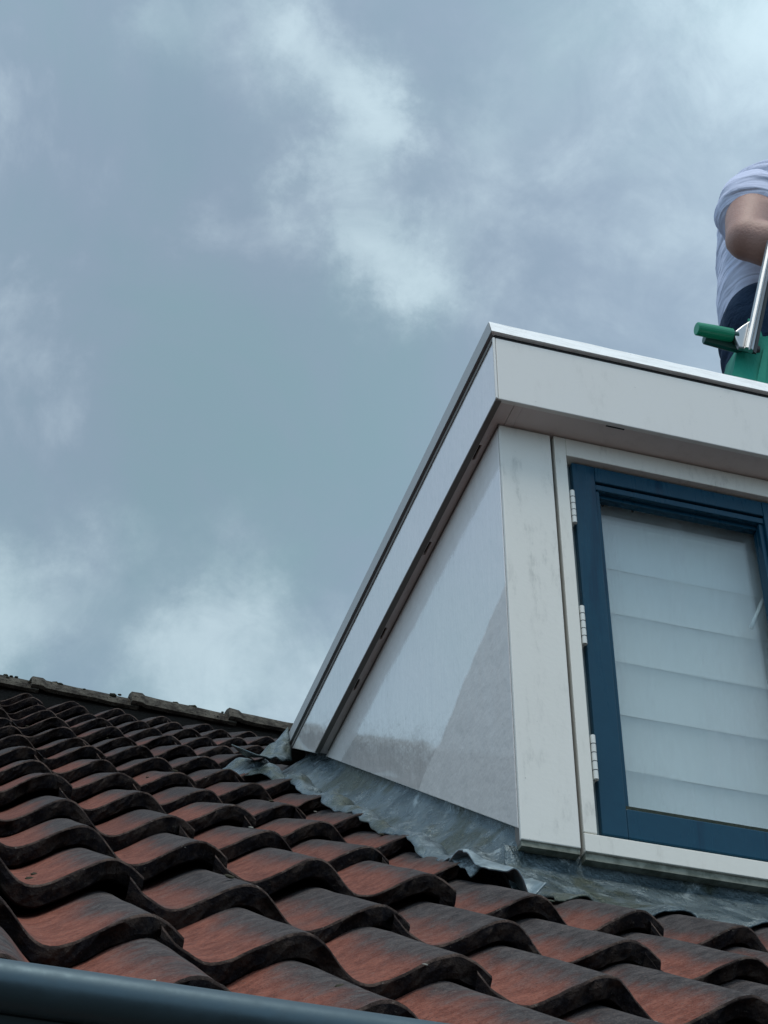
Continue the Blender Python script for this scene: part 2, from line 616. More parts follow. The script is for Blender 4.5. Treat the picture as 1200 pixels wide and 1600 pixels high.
# ------------------------------------------------------------------ mesh helpers
class MB:
    def __init__(self):
        self.v, self.f, self.mi = [], [], []

    def vert(self, p):
        self.v.append(tuple(p))
        return len(self.v) - 1

    def face(self, idx, mi=0):
        self.f.append(tuple(idx))
        self.mi.append(mi)

    def poly(self, pts, mi=0):
        self.face([self.vert(p) for p in pts], mi)

    def box(self, a, b, mi=0):
        x0, y0, z0 = a
        x1, y1, z1 = b
        i = [self.vert(p) for p in ((x0, y0, z0), (x1, y0, z0), (x1, y1, z0), (x0, y1, z0), (x0, y0, z1), (x1, y0, z1), (x1, y1, z1), (x0, y1, z1))]
        for q in ((0, 3, 2, 1), (4, 5, 6, 7), (0, 1, 5, 4), (1, 2, 6, 5), (2, 3, 7, 6), (3, 0, 4, 7)):
            self.face([i[k] for k in q], mi)

    def prism(self, pts, d, mi=0):
        """closed polygon extruded by vector d"""
        d = Vector(d)
        a = [self.vert(p) for p in pts]
        b = [self.vert(Vector(p) + d) for p in pts]
        n = len(a)
        self.face(a[::-1], mi)
        self.face(b, mi)
        for k in range(n):
            self.face((a[k], a[(k + 1) % n], b[(k + 1) % n], b[k]), mi)

    def tube(self, pts, radii, seg=16, mi=0, caps=True, flat=1.0):
        pts = [Vector(p) for p in pts]
        if isinstance(radii, (int, float)):
            radii = [radii] * len(pts)
        rings = []
        ref = None
        for k, p in enumerate(pts):
            t = (pts[min(k + 1, len(pts) - 1)] - pts[max(k - 1, 0)]).normalized()
            if ref is None:
                ref = Vector((0, 0, 1)) if abs(t.z) < .9 else Vector((1, 0, 0))
            a = t.cross(ref).normalized()
            b = t.cross(a).normalized()
            rings.append([self.vert(p + (a * math.cos(2 * math.pi * s / seg) + b * math.sin(2 * math.pi * s / seg) * flat) * radii[k]) for s in range(seg)])
        for k in range(len(rings) - 1):
            for s in range(seg):
                self.face((rings[k][s], rings[k][(s + 1) % seg], rings[k + 1][(s + 1) % seg], rings[k + 1][s]), mi)
        if caps:
            self.face(rings[0][::-1], mi)
            self.face(rings[-1], mi)

    def grid(self, P, mi=0, flip=False):
        """P[r][c] points"""
        idx = [[self.vert(p) for p in row] for row in P]
        for r in range(len(P) - 1):
            for c in range(len(P[0]) - 1):
                q = (idx[r][c], idx[r][c + 1], idx[r + 1][c + 1], idx[r + 1][c])
                self.face(q[::-1] if flip else q, mi)
        return idx

    def mesh(self, name, mats, smooth=False):
        me = bpy.data.meshes.new(name)
        me.from_pydata(self.v, [], self.f)
        for mt in mats:
            me.materials.append(mt)
        for p, k in zip(me.polygons, self.mi):
            p.material_index = k
            p.use_smooth = smooth
        bm = bmesh.new()
        bm.from_mesh(me)
        bmesh.ops.recalc_face_normals(bm, faces=bm.faces)
        bm.to_mesh(me)
        bm.free()
        me.update()
        return me


def link(name, data, parent=None, loc=None):
    o = bpy.data.objects.new(name, data)
    COL.objects.link(o)
    if parent:
        o.parent = parent
    if loc is not None:
        o.location = loc
    return o


def build(mb, name, mats, parent=None, smooth=False, bevel=0.0, segs=2):
    if not isinstance(mats, (list, tuple)):
        mats = [mats]
    o = link(name, mb.mesh(name, mats, smooth), parent)
    if bevel:
        md = o.modifiers.new('bevel', 'BEVEL')
        md.width = bevel
        md.segments = segs
        md.limit_method = 'ANGLE'
        md.angle_limit = math.radians(40)
        md.harden_normals = False
    return o


def thing(name, label, cat, loc=(0, 0, 0), group=None):
    o = link(name, None, None, loc)
    o.empty_display_size = .1
    o['label'] = label
    o['category'] = cat
    if group:
        o['group'] = group
    return o


# ------------------------------------------------------------------ ground
GZ = -3.15
g = MB()
g.poly([(-300, -300, GZ), (300, -300, GZ), (300, 300, GZ), (-300, 300, GZ)])
ground = build(g, 'ground', MT['grass'])
ground['kind'] = 'structure'

# ------------------------------------------------------------------ house: wall, roof with tiles, gutter
TH = 0.62785132
RA = Vector((-0.84260, -0.91107, -0.72407))           # roof lattice origin: column 0, row 0
RU = Vector((0, math.cos(TH), math.sin(TH)))          # up the slope
RN = Vector((0, -math.sin(TH), math.cos(TH)))         # out of the slope
RX = Vector((1, 0, 0))
RA = RA - RN * .03 - RX * (.05 * WAVE)
TROT = Matrix((RX, RU, RN)).transposed()


def roof(x, s, n=0.0):
    """x in world metres, s metres up the slope from row 0, n metres out of it"""
    return Vector((x, 0, 0)) + Vector((0, RA.y, RA.z)) + RU * s + RN * n


house = thing('house', 'house with weathered red and black wave-tiled roof rising to a lichen-grey ridge', 'house', (0, -1.25, GZ))
HO = -Vector((0, -1.25, GZ))


def hbuild(mb, name, mats, parent=house, **kw):
    o = build(mb, name, mats, parent, **kw)
    if parent is house:
        o.location = HO
    return o


RIDGE_S = 15.42 * ROW
apex = roof(0, RIDGE_S)
w = MB()
w.box((-5.5, -1.22, GZ), (5.5, 7.2, -1.12))
hbuild(w, 'wall', MT['brick'])
d = MB()
e0 = roof(0, -1.98 * ROW, -.04)
e1 = roof(0, RIDGE_S, -.04)
yb = 2 * e1.y - e0.y
prof_pts = [(e0.y, e0.z), (e1.y, e1.z), (yb, e0.z), (yb, e0.z - .03), (e0.y, e0.z - .03)]
d.prism([(-5.5, y, z) for y, z in prof_pts], (11, 0, 0))
roof_o = hbuild(d, 'roof', MT['felt'])

AMP = 0.0202
THICK = 0.0265
LIFT = 0.0290


def wave(x):
    t = (x / WAVE) % 1.0
    t = t + 0.035 * math.sin(2 * math.pi * t)
    return -AMP * math.sin(2 * math.pi * t)


def tile_mesh(seed, nw=2):
    rr = random.Random(seed)
    LEN = ROW + .075
    seg = 22
    xs = [-.016] + [WAVE * k / seg for k in range(nw * seg + 1)] + [nw * WAVE + .005]
    chips = []
    for _ in range(rr.choice((1, 2, 3, 4))):
        chips.append((rr.uniform(0, nw * WAVE), rr.uniform(.006, .018), rr.uniform(.004, .012)))
    if rr.random() < .8:
        chips.append((nw * WAVE - .004, rr.uniform(.014, .026), rr.uniform(.010, .024)))
    if rr.random() < .4:
        chips.append((WAVE * .95, rr.uniform(.010, .016), rr.uniform(.006, .012)))

    def top(x, s):
        z = wave(x) + LIFT * (1 - s / ROW)
        if x < .016:
            z -= .007 * (1 - max(x, 0) / .016)
        if x > nw * WAVE - .02:
            z += .006 * (x - (nw * WAVE - .02)) / .02
        z += .0018 * noise.noise(Vector((x * 14, s * 9, seed * 3.7)))
        return z
    mb = MB()
    rows = []          # rows of vertices from under the nose over the top to the head

    def nose_s(x, k):
        c = 0.0034 * noise.noise(Vector((x * 60, k * 2.0, seed * 5.1))) + .0026 * noise.noise(Vector((x * 190, k * 3.0, seed)))
        for cx, cw, cd in chips:
            if k < 2 or cd > .009:
                c += cd * math.exp(-((x - cx) / cw) ** 4)
        return c
    rows.append([(x, .16, top(x, .16) - THICK) for x in xs])
    rows.append([(x, .012 + nose_s(x, 0), top(x, 0) - THICK - .001) for x in xs])
    rows.append([(x, .002 + nose_s(x, 0) + .002 * noise.noise(Vector((x * 90, 7, seed))), top(x, 0) - THICK + .003) for x in xs])
    rows.append([(x, .001 + nose_s(x, 1) + .005 * noise.noise(Vector((x * 80, 1, seed))), top(x, 0) - THICK * .68) for x in xs])
    rows.append([(x, .000 + nose_s(x, 1) + .004 * noise.noise(Vector((x * 110, 5, seed))), top(x, 0) - THICK * .40) for x in xs])
    rows.append([(x, .0010 + nose_s(x, 2), top(x, 0) - .0030) for x in xs])
    rows.append([(x, .0040 + nose_s(x, 2), top(x, 0) - .0005) for x in xs])
    for s in (.03, .10, .18, .26, ROW, LEN):
        rows.append([(x, s, top(x, s)) for x in xs])
    idx = [[mb.vert(p) for p in r] for r in rows]
    for r in range(len(rows) - 1):
        for c in range(len(xs) - 1):
            mb.face((idx[r][c], idx[r][c + 1], idx[r + 1][c + 1], idx[r + 1][c]), 1 if r < 5 else 2 if r == 5 else 0)
    # right-hand edge of the last roll
    n = len(xs) - 1
    er = []
    for r in range(6, len(rows)):
        x, s, z = rows[r][n]
        er.append((idx[r][n], mb.vert((x - .002, s, z - THICK * .8))))
    for k in range(len(er) - 1):
        mb.face((er[k][0], er[k][1], er[k + 1][1], er[k + 1][0]), 1)
    me = mb.mesh('roof_tile', [MT['tile'], MT['nose'], MT['rim']], smooth=True)
    for p in me.polygons:
        if p.material_index == 1:
            p.use_smooth = False
    return me


TILES = [tile_mesh(s) for s in range(22)]
HALF = [tile_mesh(40 + s, 1) for s in range(3)]
rnd = random.Random(5)
roof_mat = roof_o


def footprint(x0, x1, s0, s1):
    """is the whole tile hidden under the dormer?"""
    return x0 > -.02 and x1 < 1.30 and roof(0, s0).y > .03 and roof(0, s1).y < 1.72


STAG = {-2: 1, -1: 1, 0: 1, 1: 1, 2: 0, 3: 0, 4: 1, 5: 0, 6: 1, 7: 0, 8: 0, 9: 1, 10: 0, 11: 1, 12: 1, 13: 0, 14: 1, 15: 0}
for j in range(-2, 15):
    first = -11 if STAG[j] else -10
    for i in range(first, 16, 2):
        x0 = RA.x + i * WAVE
        if x0 > 1.45:
            continue
        if footprint(x0, x0 + 2 * WAVE, j * ROW, (j + 1) * ROW):
            continue
        data = TILES[rnd.randrange(22)]
        if j == 3 and x0 + 2 * WAVE > -.06:          # cut away under the lead apron in front of the dormer
            if x0 + WAVE > -.06:
                continue
            data = HALF[rnd.randrange(3)]
        o = link('roof_tile', data, roof_o)
        jit = Matrix.Rotation(rnd.gauss(0, .010), 3, 'Z') @ Matrix.Rotation(rnd.gauss(0, .010), 3, 'Y') @ Matrix.Rotation(rnd.gauss(0, .004), 3, 'X')
        o.matrix_local = Matrix.Translation(roof(x0 + rnd.gauss(0, .0015), j * ROW + rnd.gauss(0, .004), rnd.uniform(-.001, .002))) @ (TROT @ jit).to_4x4()
        # how much bare red clay shows, and how sooty: the rows near the eaves are washed cleaner
        hgt = max(0, min(1, (j + 1) / 9))
        red = max(0, min(1, .88 - .50 * hgt + rnd.gauss(0, .26)))
        soot = max(0, min(.75, .02 + .46 * hgt + rnd.gauss(0, .06)))
        o.color = (red, soot, 0, 1)

# moss cushions and lichen dots on the tiles
for nm, mat, cnt, rad in (('moss', MT['moss'], 70, (.003, .007)), ('lichen', MT['lichen'], 46, (.002, .0045))):
    mb = MB()
    for k in range(cnt):
        i = rnd.uniform(-2, 5.2)
        j = rnd.uniform(-1.6, 12)
        fr = (j % 1.0)
        x = RA.x + i * WAVE
        r = rnd.uniform(*rad)
        c = roof(x, j * ROW, wave(x - RA.x) + LIFT * (1 - fr) + r * .15)
        bm = bmesh.new()
        bmesh.ops.create_icosphere(bm, subdivisions=2, radius=1)
        base = len(mb.v)
        for v in bm.verts:
            q = v.co * (1 + .35 * noise.noise(v.co * 2.3 + Vector((k * 7, 0, 0))))
            mb.v.append(tuple(c + RX * q.x * r + RU * q.y * r * 1.2 + RN * q.z * r * .35))
        for f in bm.faces:
            mb.face([base + v.index for v in f.verts])
        bm.free()
    o = build(mb, nm, mat, roof_o, smooth=True)
    o['kind'] = 'stuff'

# ridge: mortar bed and half-round tiles, each with a raised collar at its left end
mort = MB()
rows = []
rc = apex + Vector((0, 0, -.034))
for k in range(150):
    x = -4.2 + k * .04
    ring = []
    for a in range(13):
        ang = math.radians(-25 + 230 * a / 12)
        r = .080 + .010 * noise.noise(Vector((x * 9, a * .8, 0)))
        ring.append((x, rc.y - math.cos(ang) * r, rc.z + math.sin(ang) * r))
    rows.append(ring)
mort.grid(rows)
build(mort, 'mortar', MT['mortar'], roof_o, smooth=True)


def ridge_mesh(seed, ln):
    mb = MB()
    rows = []
    st = [(0, .119), (.004, .124), (.040, .123), (.052, .116), (.10, .114), (.16, .113), (.22, .112), (.28, .110), (ln + .03, .107)]
    for x, r0 in st:
        rows.append([(x, -math.cos(math.radians(17 + 146 * a / 20)) * (r0 + .006 * noise.noise(Vector((x * 30, a * .9, seed * 4)))),
                      math.sin(math.radians(17 + 146 * a / 20)) * (r0 + .006 * noise.noise(Vector((x * 30, a * .9, seed * 4 + 9))))) for a in range(21)])
    mb.grid(rows)
    inner = [[(x, y * .86, z * .86) for x, y, z in r] for r in (rows[0], rows[-1])]
    mb.grid([rows[0], inner[0]])
    mb.grid([rows[0][:1] + [], ] * 2) if False else None
    # lower lips so that the shell has thickness
    for a in (0, 20):
        mb.grid([[r[a] for r in rows], [(r[a][0], r[a][1] * .86, r[a][2] * .86) for r in rows]])
    # moss humps along the crest
    return mb.mesh('ridge_tile', [MT['ridge']], smooth=True)


RL = .352
RM = [ridge_mesh(s, RL) for s in range(4)]
xs0 = at(203, 1082, rc.y - .06).x
for k in range(-10, 9):
    o = link('ridge_tile', RM[k % 4], roof_o)
    o.location = (xs0 + k * RL, rc.y, rc.z + rnd.uniform(-.003, .003))
    o.rotation_euler = (rnd.gauss(0, .02), rnd.gauss(.018, .006), rnd.gauss(0, .006))
# moss tufts on the ridge
mb = MB()
for k in range(130):
    x = rnd.uniform(-1.2, 2.2)
    ang = math.radians(rnd.gauss(50, 12))
    r = rnd.choice((.003, .004, .005, .007, .009))
    c = rc + Vector((x, -math.cos(ang) * .109, math.sin(ang) * .109))
    bm = bmesh.new()
    bmesh.ops.create_icosphere(bm, subdivisions=1, radius=1)
    base = len(mb.v)
    for v in bm.verts:
        q = v.co * (1 + .4 * noise.noise(v.co * 2 + Vector((k * 5, 0, 0))))
        mb.v.append(tuple(c + Vector((q.x * r * 1.6, q.y * r, q.z * r * .8))))
    for f in bm.faces:
        mb.face([base + v.index for v in f.verts])
    bm.free()
o = build(mb, 'moss', MT['moss'], roof_o, smooth=True)
o['kind'] = 'stuff'

# gutter: half-round zinc with a rolled bead on its front edge
gb = MB()
GY, GX0, GX1 = -1.62, -5.5, 5.5
gz = lambda x: at(0, 1495, GY).z - .0145 - .012 * (x + .92)
R_B, R_G = .0125, .072
prof = [(GY + R_B * math.cos(a), R_B * math.sin(a)) for a in [math.radians(t) for t in range(0, 360, 18)]]
rows = [[(x, y, gz(x) + z) for y, z in prof + prof[:1]] for x in (GX0, -1.5, -.9, -.3, GX1)]
gb.grid(rows)
pr2 = [(GY + .006, -.006), (GY + .020, -.020), (GY + .045, -.050), (GY + .075, -.070), (GY + .11, -.072), (GY + .14, -.055), (GY + .155, -.02), (GY + .157, .0)]
pr3 = [(y, z + .003) for y, z in pr2[::-1]]
rows = [[(x, y, gz(x) - .006 + z) for y, z in pr2 + pr3] for x in (GX0, -1.5, -.9, -.3, GX1)]
gb.grid(rows)
gut = hbuild(gb, 'gutter', MT['zinc'], smooth=True)
gut['label'] = 'dull zinc gutter with a rolled front bead'
fb = MB()
fb.box((-5.5, -1.465, -1.31), (5.5, -1.44, -1.135))
hbuild(fb, 'eaves_board', MT['frame'])
fb = MB()
fb.box((-5.5, -1.44, -1.30), (5.5, -1.22, -1.275))
hbuild(fb, 'eaves_soffit', MT['felt'])

# ------------------------------------------------------------------ dormer
dorm = thing('dormer', 'white flat-roofed dormer with glossy grey side and blue-framed window', 'dormer')
DW = 1.26            # dormer width
HS = 0.892           # soffit height
HF = 1.054           # top of the fascia
tanr = math.tan(TH)
cy0, cz0 = .0105, .0253
SL = (0.858 - 0.0253) / (1.1633 - 0.0105)


def dz(y):
    return cz0 + (y - cy0) * SL


# bulk of the dormer: cheeks' core walls, roof slab, wall under the window
for nm, a, b in (('side_wall', .012, .095), ('side_wall', DW - .095, DW - .012)):
    mb = MB()
    ye = (HS - cz0) / SL + cy0
    mb.prism([(a, .03, -.30), (a, .03, HS + .02), (a, ye + .5, HS + .02), (a, .03 + .35, -.30)], (b - a, 0, 0))
    build(mb, nm, MT['room'], dorm)
mb = MB()
mb.box((.012, -.03, HS + .012), (DW - .012, 1.45, HF + .01))
build(mb, 'roof_slab', MT['room'], dorm)
mb = MB()
mb.poly([(-.02, -.05, HF + .022), (DW + .02, -.05, HF + .022), (DW + .02, 1.56, HF + .022), (-.02, 1.56, HF + .022)])
build(mb, 'flat_roof', MT['bitumen'], dorm)
mb = MB()
mb.box((.10, .036, -.30), (DW - .10, .12, -.012))
mb.box((.10, .60, -.30), (DW - .10, .62, HS + .01))
build(mb, 'room_wall', MT['room'], dorm)

# cheek panel (left side), 8 mm sheet
ye = cy0 + (HS - .002 - cz0) / SL
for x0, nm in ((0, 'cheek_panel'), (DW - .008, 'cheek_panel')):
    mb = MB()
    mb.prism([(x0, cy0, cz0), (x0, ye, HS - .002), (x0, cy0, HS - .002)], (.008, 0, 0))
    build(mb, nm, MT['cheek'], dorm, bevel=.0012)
# corner posts
for x0, x1 in ((0.0005, .1025), (DW - .1025, DW - .0005)):
    mb = MB()
    mb.box((x0, 0, .0), (x1, .0085, HS - .003))
    mb.box((x0 + .001, .0085, -.004), (x1 - .002, .03, HS - .002), 1)
    build(mb, 'corner_post', [MT['post'], MT['strip']], dorm, bevel=.0018)

# soffit: side strip with four vent slots, front strip
FX, FY = -.0285, -.0655        # outer faces of the fascia
mb = MB()
yend = (HS - cz0) / SL + cy0 - .01
slots = [.0899, .3972, .704, .9065]
sx0, sx1 = -.0155, -.0105
ys = [FY + .002]
for yv in slots:
    ys += [yv - .022, yv + .022]
ys.append(yend)
for k in range(len(ys) - 1):
    a, b = ys[k], ys[k + 1]
    if k % 2 == 0:
        mb.box((FX + .008, a, HS), (.010, b, HS + .006))
    else:
        mb.box((FX + .008, a, HS), (sx0, b, HS + .006))
        mb.box((sx1, a, HS), (.010, b, HS + .006))
build(mb, 'side_soffit', MT['soffit'], dorm)
mb = MB()
mb.box((.011, FY + .008, HS), (.0275, .020, HS + .006))
mb.box((.0282, FY + .008, HS + .0006), (DW - .011, .020, HS + .006))
build(mb, 'front_soffit', MT['soffit'], dorm)
mb = MB()
mb.box((.195, -.0555, HS - .0012), (.232, -.0525, HS - .0002))
build(mb, 'drip_mark', MT['gap'], dorm)
# inner moulding between side soffit and cheek (thin bead)
mb = MB()
mb.box((-.0022, .0, HS - .004), (-.0004, yend - .02, HS - .0005))
build(mb, 'soffit_bead', MT['strip'], dorm)

# fascias
mb = MB()
mb.box((FX + .0045, FY, HS - .001), (DW + .024, FY + .010, HF - .004))
build(mb, 'front_fascia', MT['fascia'], dorm, bevel=.0015)
yb0, yb1 = 1.2035, 1.438
for x0 in (FX, DW + .0205):
    mb = MB()
    mb.prism([(x0, FY + .0045, HS - .0005), (x0, yb0, HS - .0005), (x0, yb1, HF - .004), (x0, FY + .0045, HF - .004)], (.008, 0, 0))
    build(mb, 'side_fascia', MT['side_fascia'], dorm, bevel=.0012)
    # edge trim along its lower rim
mb = MB()
mb.prism([(FX - .0005, FY + .004, HS - .003), (FX - .0005, yb0 - .006, HS - .003), (FX - .0005, yb0, HS + .002), (FX - .0005, FY + .004, HS + .002)], (.012, 0, 0))
build(mb, 'fascia_edge', MT['strip'], dorm, bevel=.001)
# corner bead of the fascia
mb = MB()
mb.box((FX - .0015, FY - .0012, HS - .001), (FX + .0035, FY + .004, HF - .004))
build(mb, 'corner_bead', MT['fascia'], dorm, bevel=.0016)
# dark shadow gap between fascia and capping
mb = MB()
mb.box((FX + .004, FY + .004, HF - .0045), (DW + .02, FY + .03, HF + .014))
mb.prism([(FX + .004, FY + .03, HF - .0045), (FX + .004, yb1 + .01, HF - .0045), (FX + .004, yb1 + .04, HF + .014), (FX + .004, FY + .03, HF + .014)], (.03, 0, 0))
mb.prism([(DW - .01, FY + .03, HF - .0045), (DW - .01, yb1 + .01, HF - .0045), (DW - .01, yb1 + .04, HF + .014), (DW - .01, FY + .03, HF + .014)], (.03, 0, 0))
build(mb, 'shadow_gap', MT['gap'], dorm)
# thin strip below the gap on the side
mb = MB()
mb.prism([(FX - .002, FY + .004, HF - .012), (FX - .002, yb1 - .012, HF - .012), (FX - .002, yb1, HF - .0035), (FX - .002, FY + .004, HF - .0035)], (.004, 0, 0))
build(mb, 'trim_strip', MT['strip'], dorm)
# capping: front with a leaning bright face, sides grey
CB, CT = HF + .007, HF + .060
mb = MB()
pf = [(FY - .006, CB), (FY + .022, CT), (FY + .055, CT - .004), (FY + .055, CB)]
x0, x1 = FX - .005, DW + .034
rows = []
nseg = 60
for k in range(nseg + 1):
    x = x0 + (x1 - x0) * k / nseg
    dx0 = max(0, .018 * 0)
    r = []
    for q, (y, z) in enumerate(pf + pf[:1]):
        xx = x
        if q == 1 and k == 0:
            xx = x0 + .0062
        if k == 0 and q in (2, 3):
            xx = x0 + .05
        r.append((xx, y + .0006 * noise.noise(Vector((x * 20, q % 4, 3))), z + .0009 * noise.noise(Vector((x * 14, q % 4, 8)))))
    rows.append(r)
mb.grid(rows)
mb.face([0, 1, 2, 3])
build(mb, 'front_capping', MT['cap'], dorm)
for sgn, xo in ((1, FX - .0055), (-1, DW + .0345)):
    mb = MB()
    pts = [(xo, CB), (xo + sgn * .006, CT), (xo + sgn * .05, CT - .004), (xo + sgn * .05, CB)]
    ring0 = [(x, FY + .056 if k >= 2 else FY - (.004 if k == 0 else -.0225), z) for k, (x, z) in enumerate(pts)]
    ring1 = [(x, yb1 + .012 + (z - CB) * 1.3, z) for x, z in pts]
    a = [mb.vert(p) for p in ring0]
    b = [mb.vert(p) for p in ring1]
    for k in range(4):
        mb.face((a[k], a[(k + 1) % 4], b[(k + 1) % 4], b[k]))
    mb.face(a)
    mb.face(b)
    build(mb, 'side_capping', MT['cap_side'], dorm, bevel=.001)

# window frame (white timber), two casements
XF0, XF1 = .1095, DW - .1095
XM = .6215                       # middle of the mullion between the casements
ZO0, ZO1 = -.004, HS - .002
ZI0, ZI1 = .0315, .847
MW = .024                        # half-width of the mullion
mb = MB()


def stick(mb, a, b):
    mb.box(a, b)


mb.box((XF0, 0, ZI0), (.133, .045, ZO1))
frame_l = mb
mb2 = MB()
mb2.box((XF1 - .0235, 0, ZI0), (XF1, .045, ZO1))
mb3 = MB()
mb3.box((XM - MW, 0, ZI0), (XM + MW, .045, ZI1))
mb4 = MB()
mb4.box((.1332, .0002, ZI1), (XF1 - .0237, .045, ZO1))
wf = build(mb, 'window_frame', MT['frame'], dorm, bevel=.0015)
for m_ in (mb2, mb3, mb4):
    build(m_, 'frame_rail', MT['frame'], wf, bevel=.0015)
mb = MB()
# bottom rail: front face, weathered top, dirty underside
yb_ = .045
q = [(-.0015, ZO0), (-.0015, ZI0 - .003), (.004, ZI0), (yb_, ZI0 + .003), (yb_, ZO0 - .0), (.010, ZO0 - .0)]
mb.prism([(XF0, y, z) for y, z in q], (XF1 - XF0, 0, 0))
build(mb, 'sill', MT['frame'], wf, bevel=.001)
mb = MB()
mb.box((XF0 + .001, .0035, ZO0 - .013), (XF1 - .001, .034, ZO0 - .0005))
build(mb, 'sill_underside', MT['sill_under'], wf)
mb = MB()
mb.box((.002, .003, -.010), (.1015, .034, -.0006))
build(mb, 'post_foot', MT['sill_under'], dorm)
# rebate behind the casements
mb = MB()
for a, b in ((.133, XM - MW), (XM + MW, XF1 - .0235)):
    mb.box((a - .002, .026, ZI0 - .002), (a + .0145, .044, ZI1 + .002))
    mb.box((b - .03, .040, ZI0 - .002), (b + .002, .044, ZI1 + .002))
    mb.box((a + .03, .040, ZI1 - .03), (b - .03, .044, ZI1 + .002))
    mb.box((a + .03, .040, ZI0 - .002), (b - .03, .044, ZI0 + .03))
build(mb, 'rebate', MT['rebate'], wf)


def casement(xa, xb, lab):
    """blue sash between xa and xb with stepped inner moulding, pane, seal and hinges"""
    za, zb = ZI0 + .009, ZI1 - .004
    yf = .012
    sw, tw, bw = .046, .036, .056         # stile, top rail, bottom rail widths
    ga, gb_ = xa + sw, xb - sw
    gz0, gz1 = za + bw, zb - tw
    o = MB()
    o.box((xa, yf, za), (ga, .039, zb))
    sash = build(o, 'casement', [MT['blue']], dorm, bevel=.002)
    sash['label'] = lab
    for bx in (((gb_, yf, za), (xb, .039, zb)), ((ga + .0002, yf + .0003, gz1), (gb_ - .0002, .039, zb - .0003)), ((ga + .0002, yf + .0006, za + .0003), (gb_ - .0002, .039, gz0))):
        o = MB()
        o.box(*bx)
        build(o, 'sash_rail', MT['blue'], sash, bevel=.002)
    # glazing beads: a lower step inside the sash
    st = .0095
    o = MB()
    o.box((ga, yf + .008, gz0), (ga + st, .046, gz1))
    o.box((gb_ - st, yf + .008, gz0), (gb_, .046, gz1))
    build(o, 'glazing_bead', MT['blue'], sash, bevel=.0012)
    o = MB()
    o.box((ga, yf + .0045, gz1 - .0165), (gb_, .030, gz1 - .0035))
    o.box((ga + st, .030, gz1 - .024), (gb_ - st, .046, gz1 - .0036))
    build(o, 'glazing_bead', MT['blue'], sash, bevel=.0012)
    o = MB()
    o.box((ga + .001, yf + .004, gz0 + .0008), (gb_ - .001, .046, gz0 + .0075))
    o.box((ga + st, yf + .017, gz0 + .0075), (gb_ - st, .048, gz0 + .0115))
    build(o, 'bottom_seal', MT['seal'], sash)
    o = MB()
    o.box((xa - .001, .0385, za - .0045), (xb + .001, .0395, za + .02))
    build(o, 'sash_edge', MT['blue_edge'], sash)
    o = MB()
    o.box((ga + .004, .050, gz0 + .004), (gb_ - .004, .0545, gz1 - .014))
    build(o, 'glass_pane', MT['glass'], sash)
    for z0, z1 in ((.6855, .7623), (.4121, .4938), (.1368, .2227)):
        o = MB()
        hx = xa - .0075
        o.tube([(hx, .0035, z0), (hx, .0035, z1)], .0046, 14)
        h = build(o, 'hinge', MT['hinge'], sash, smooth=False)
        o = MB()
        for k in range(1, 5):
            zz = z0 + (z1 - z0) * k / 5
            o.tube([(hx, .0035, zz - .0006), (hx, .0035, zz + .0006)], .0049, 14)
        build(o, 'knuckle_joint', MT['gap'], h)
        o = MB()
        o.box((xa - .0105, .006, z0), (xa - .0060, .030, z1))
        build(o, 'hinge_leaf', MT['hinge'], h)
    return sash, ga, gb_, gz0, gz1


c1, ga, gb_, gz0, gz1 = casement(.1475, XM - MW - .010, 'blue casement with three white hinges on its left stile')
casement(XM + MW + .0145, XF1 - .0235 - .010, 'blue casement next to the mullion')

# lead: side flashing draped over the tiles, front apron, soaker at the back corner
XR0 = RA.x


def tile_h(x, s):
    return wave(x - XR0) + LIFT * (1 - (s / ROW) % 1.0)


def drape(x, s):
    f = (s / ROW + .06) % 1.0
    soft = .75 * wave(x - XR0) + LIFT * (.60 + .22 * math.cos(2 * math.pi * f)) + .007
    side = max(soft, tile_h(x, s) + .003, tile_h(x, s + .012) + .002)
    # in front of the dormer the tiles of the next row are cut away: the lead lies on one row only
    f = s / ROW - 2
    front = wave(x - XR0) * max(.25, min(1, 1.5 - f)) + LIFT * max(-.2, 1 - f) + .0095
    k = max(0, min(1, (x + .11) / .05)) * max(0, min(1, (3.75 - s / ROW) / .2))
    return side * (1 - k) + front * k


def wrinkle(x, s, k=0.0):
    a = noise.noise(Vector((x * 13, s * 6.5, k)))
    b = noise.noise(Vector((x * 27 + 5, s * 15, k + 3)))
    c = abs(noise.noise(Vector((x * 17 - s * 6, s * 9, k + 9))))
    d_ = noise.noise(Vector((x * 55 + 2, s * 34, k + 5)))
    return max(-.003, .022 * a + .015 * b + .004 * d_ - .022 * c + .010)


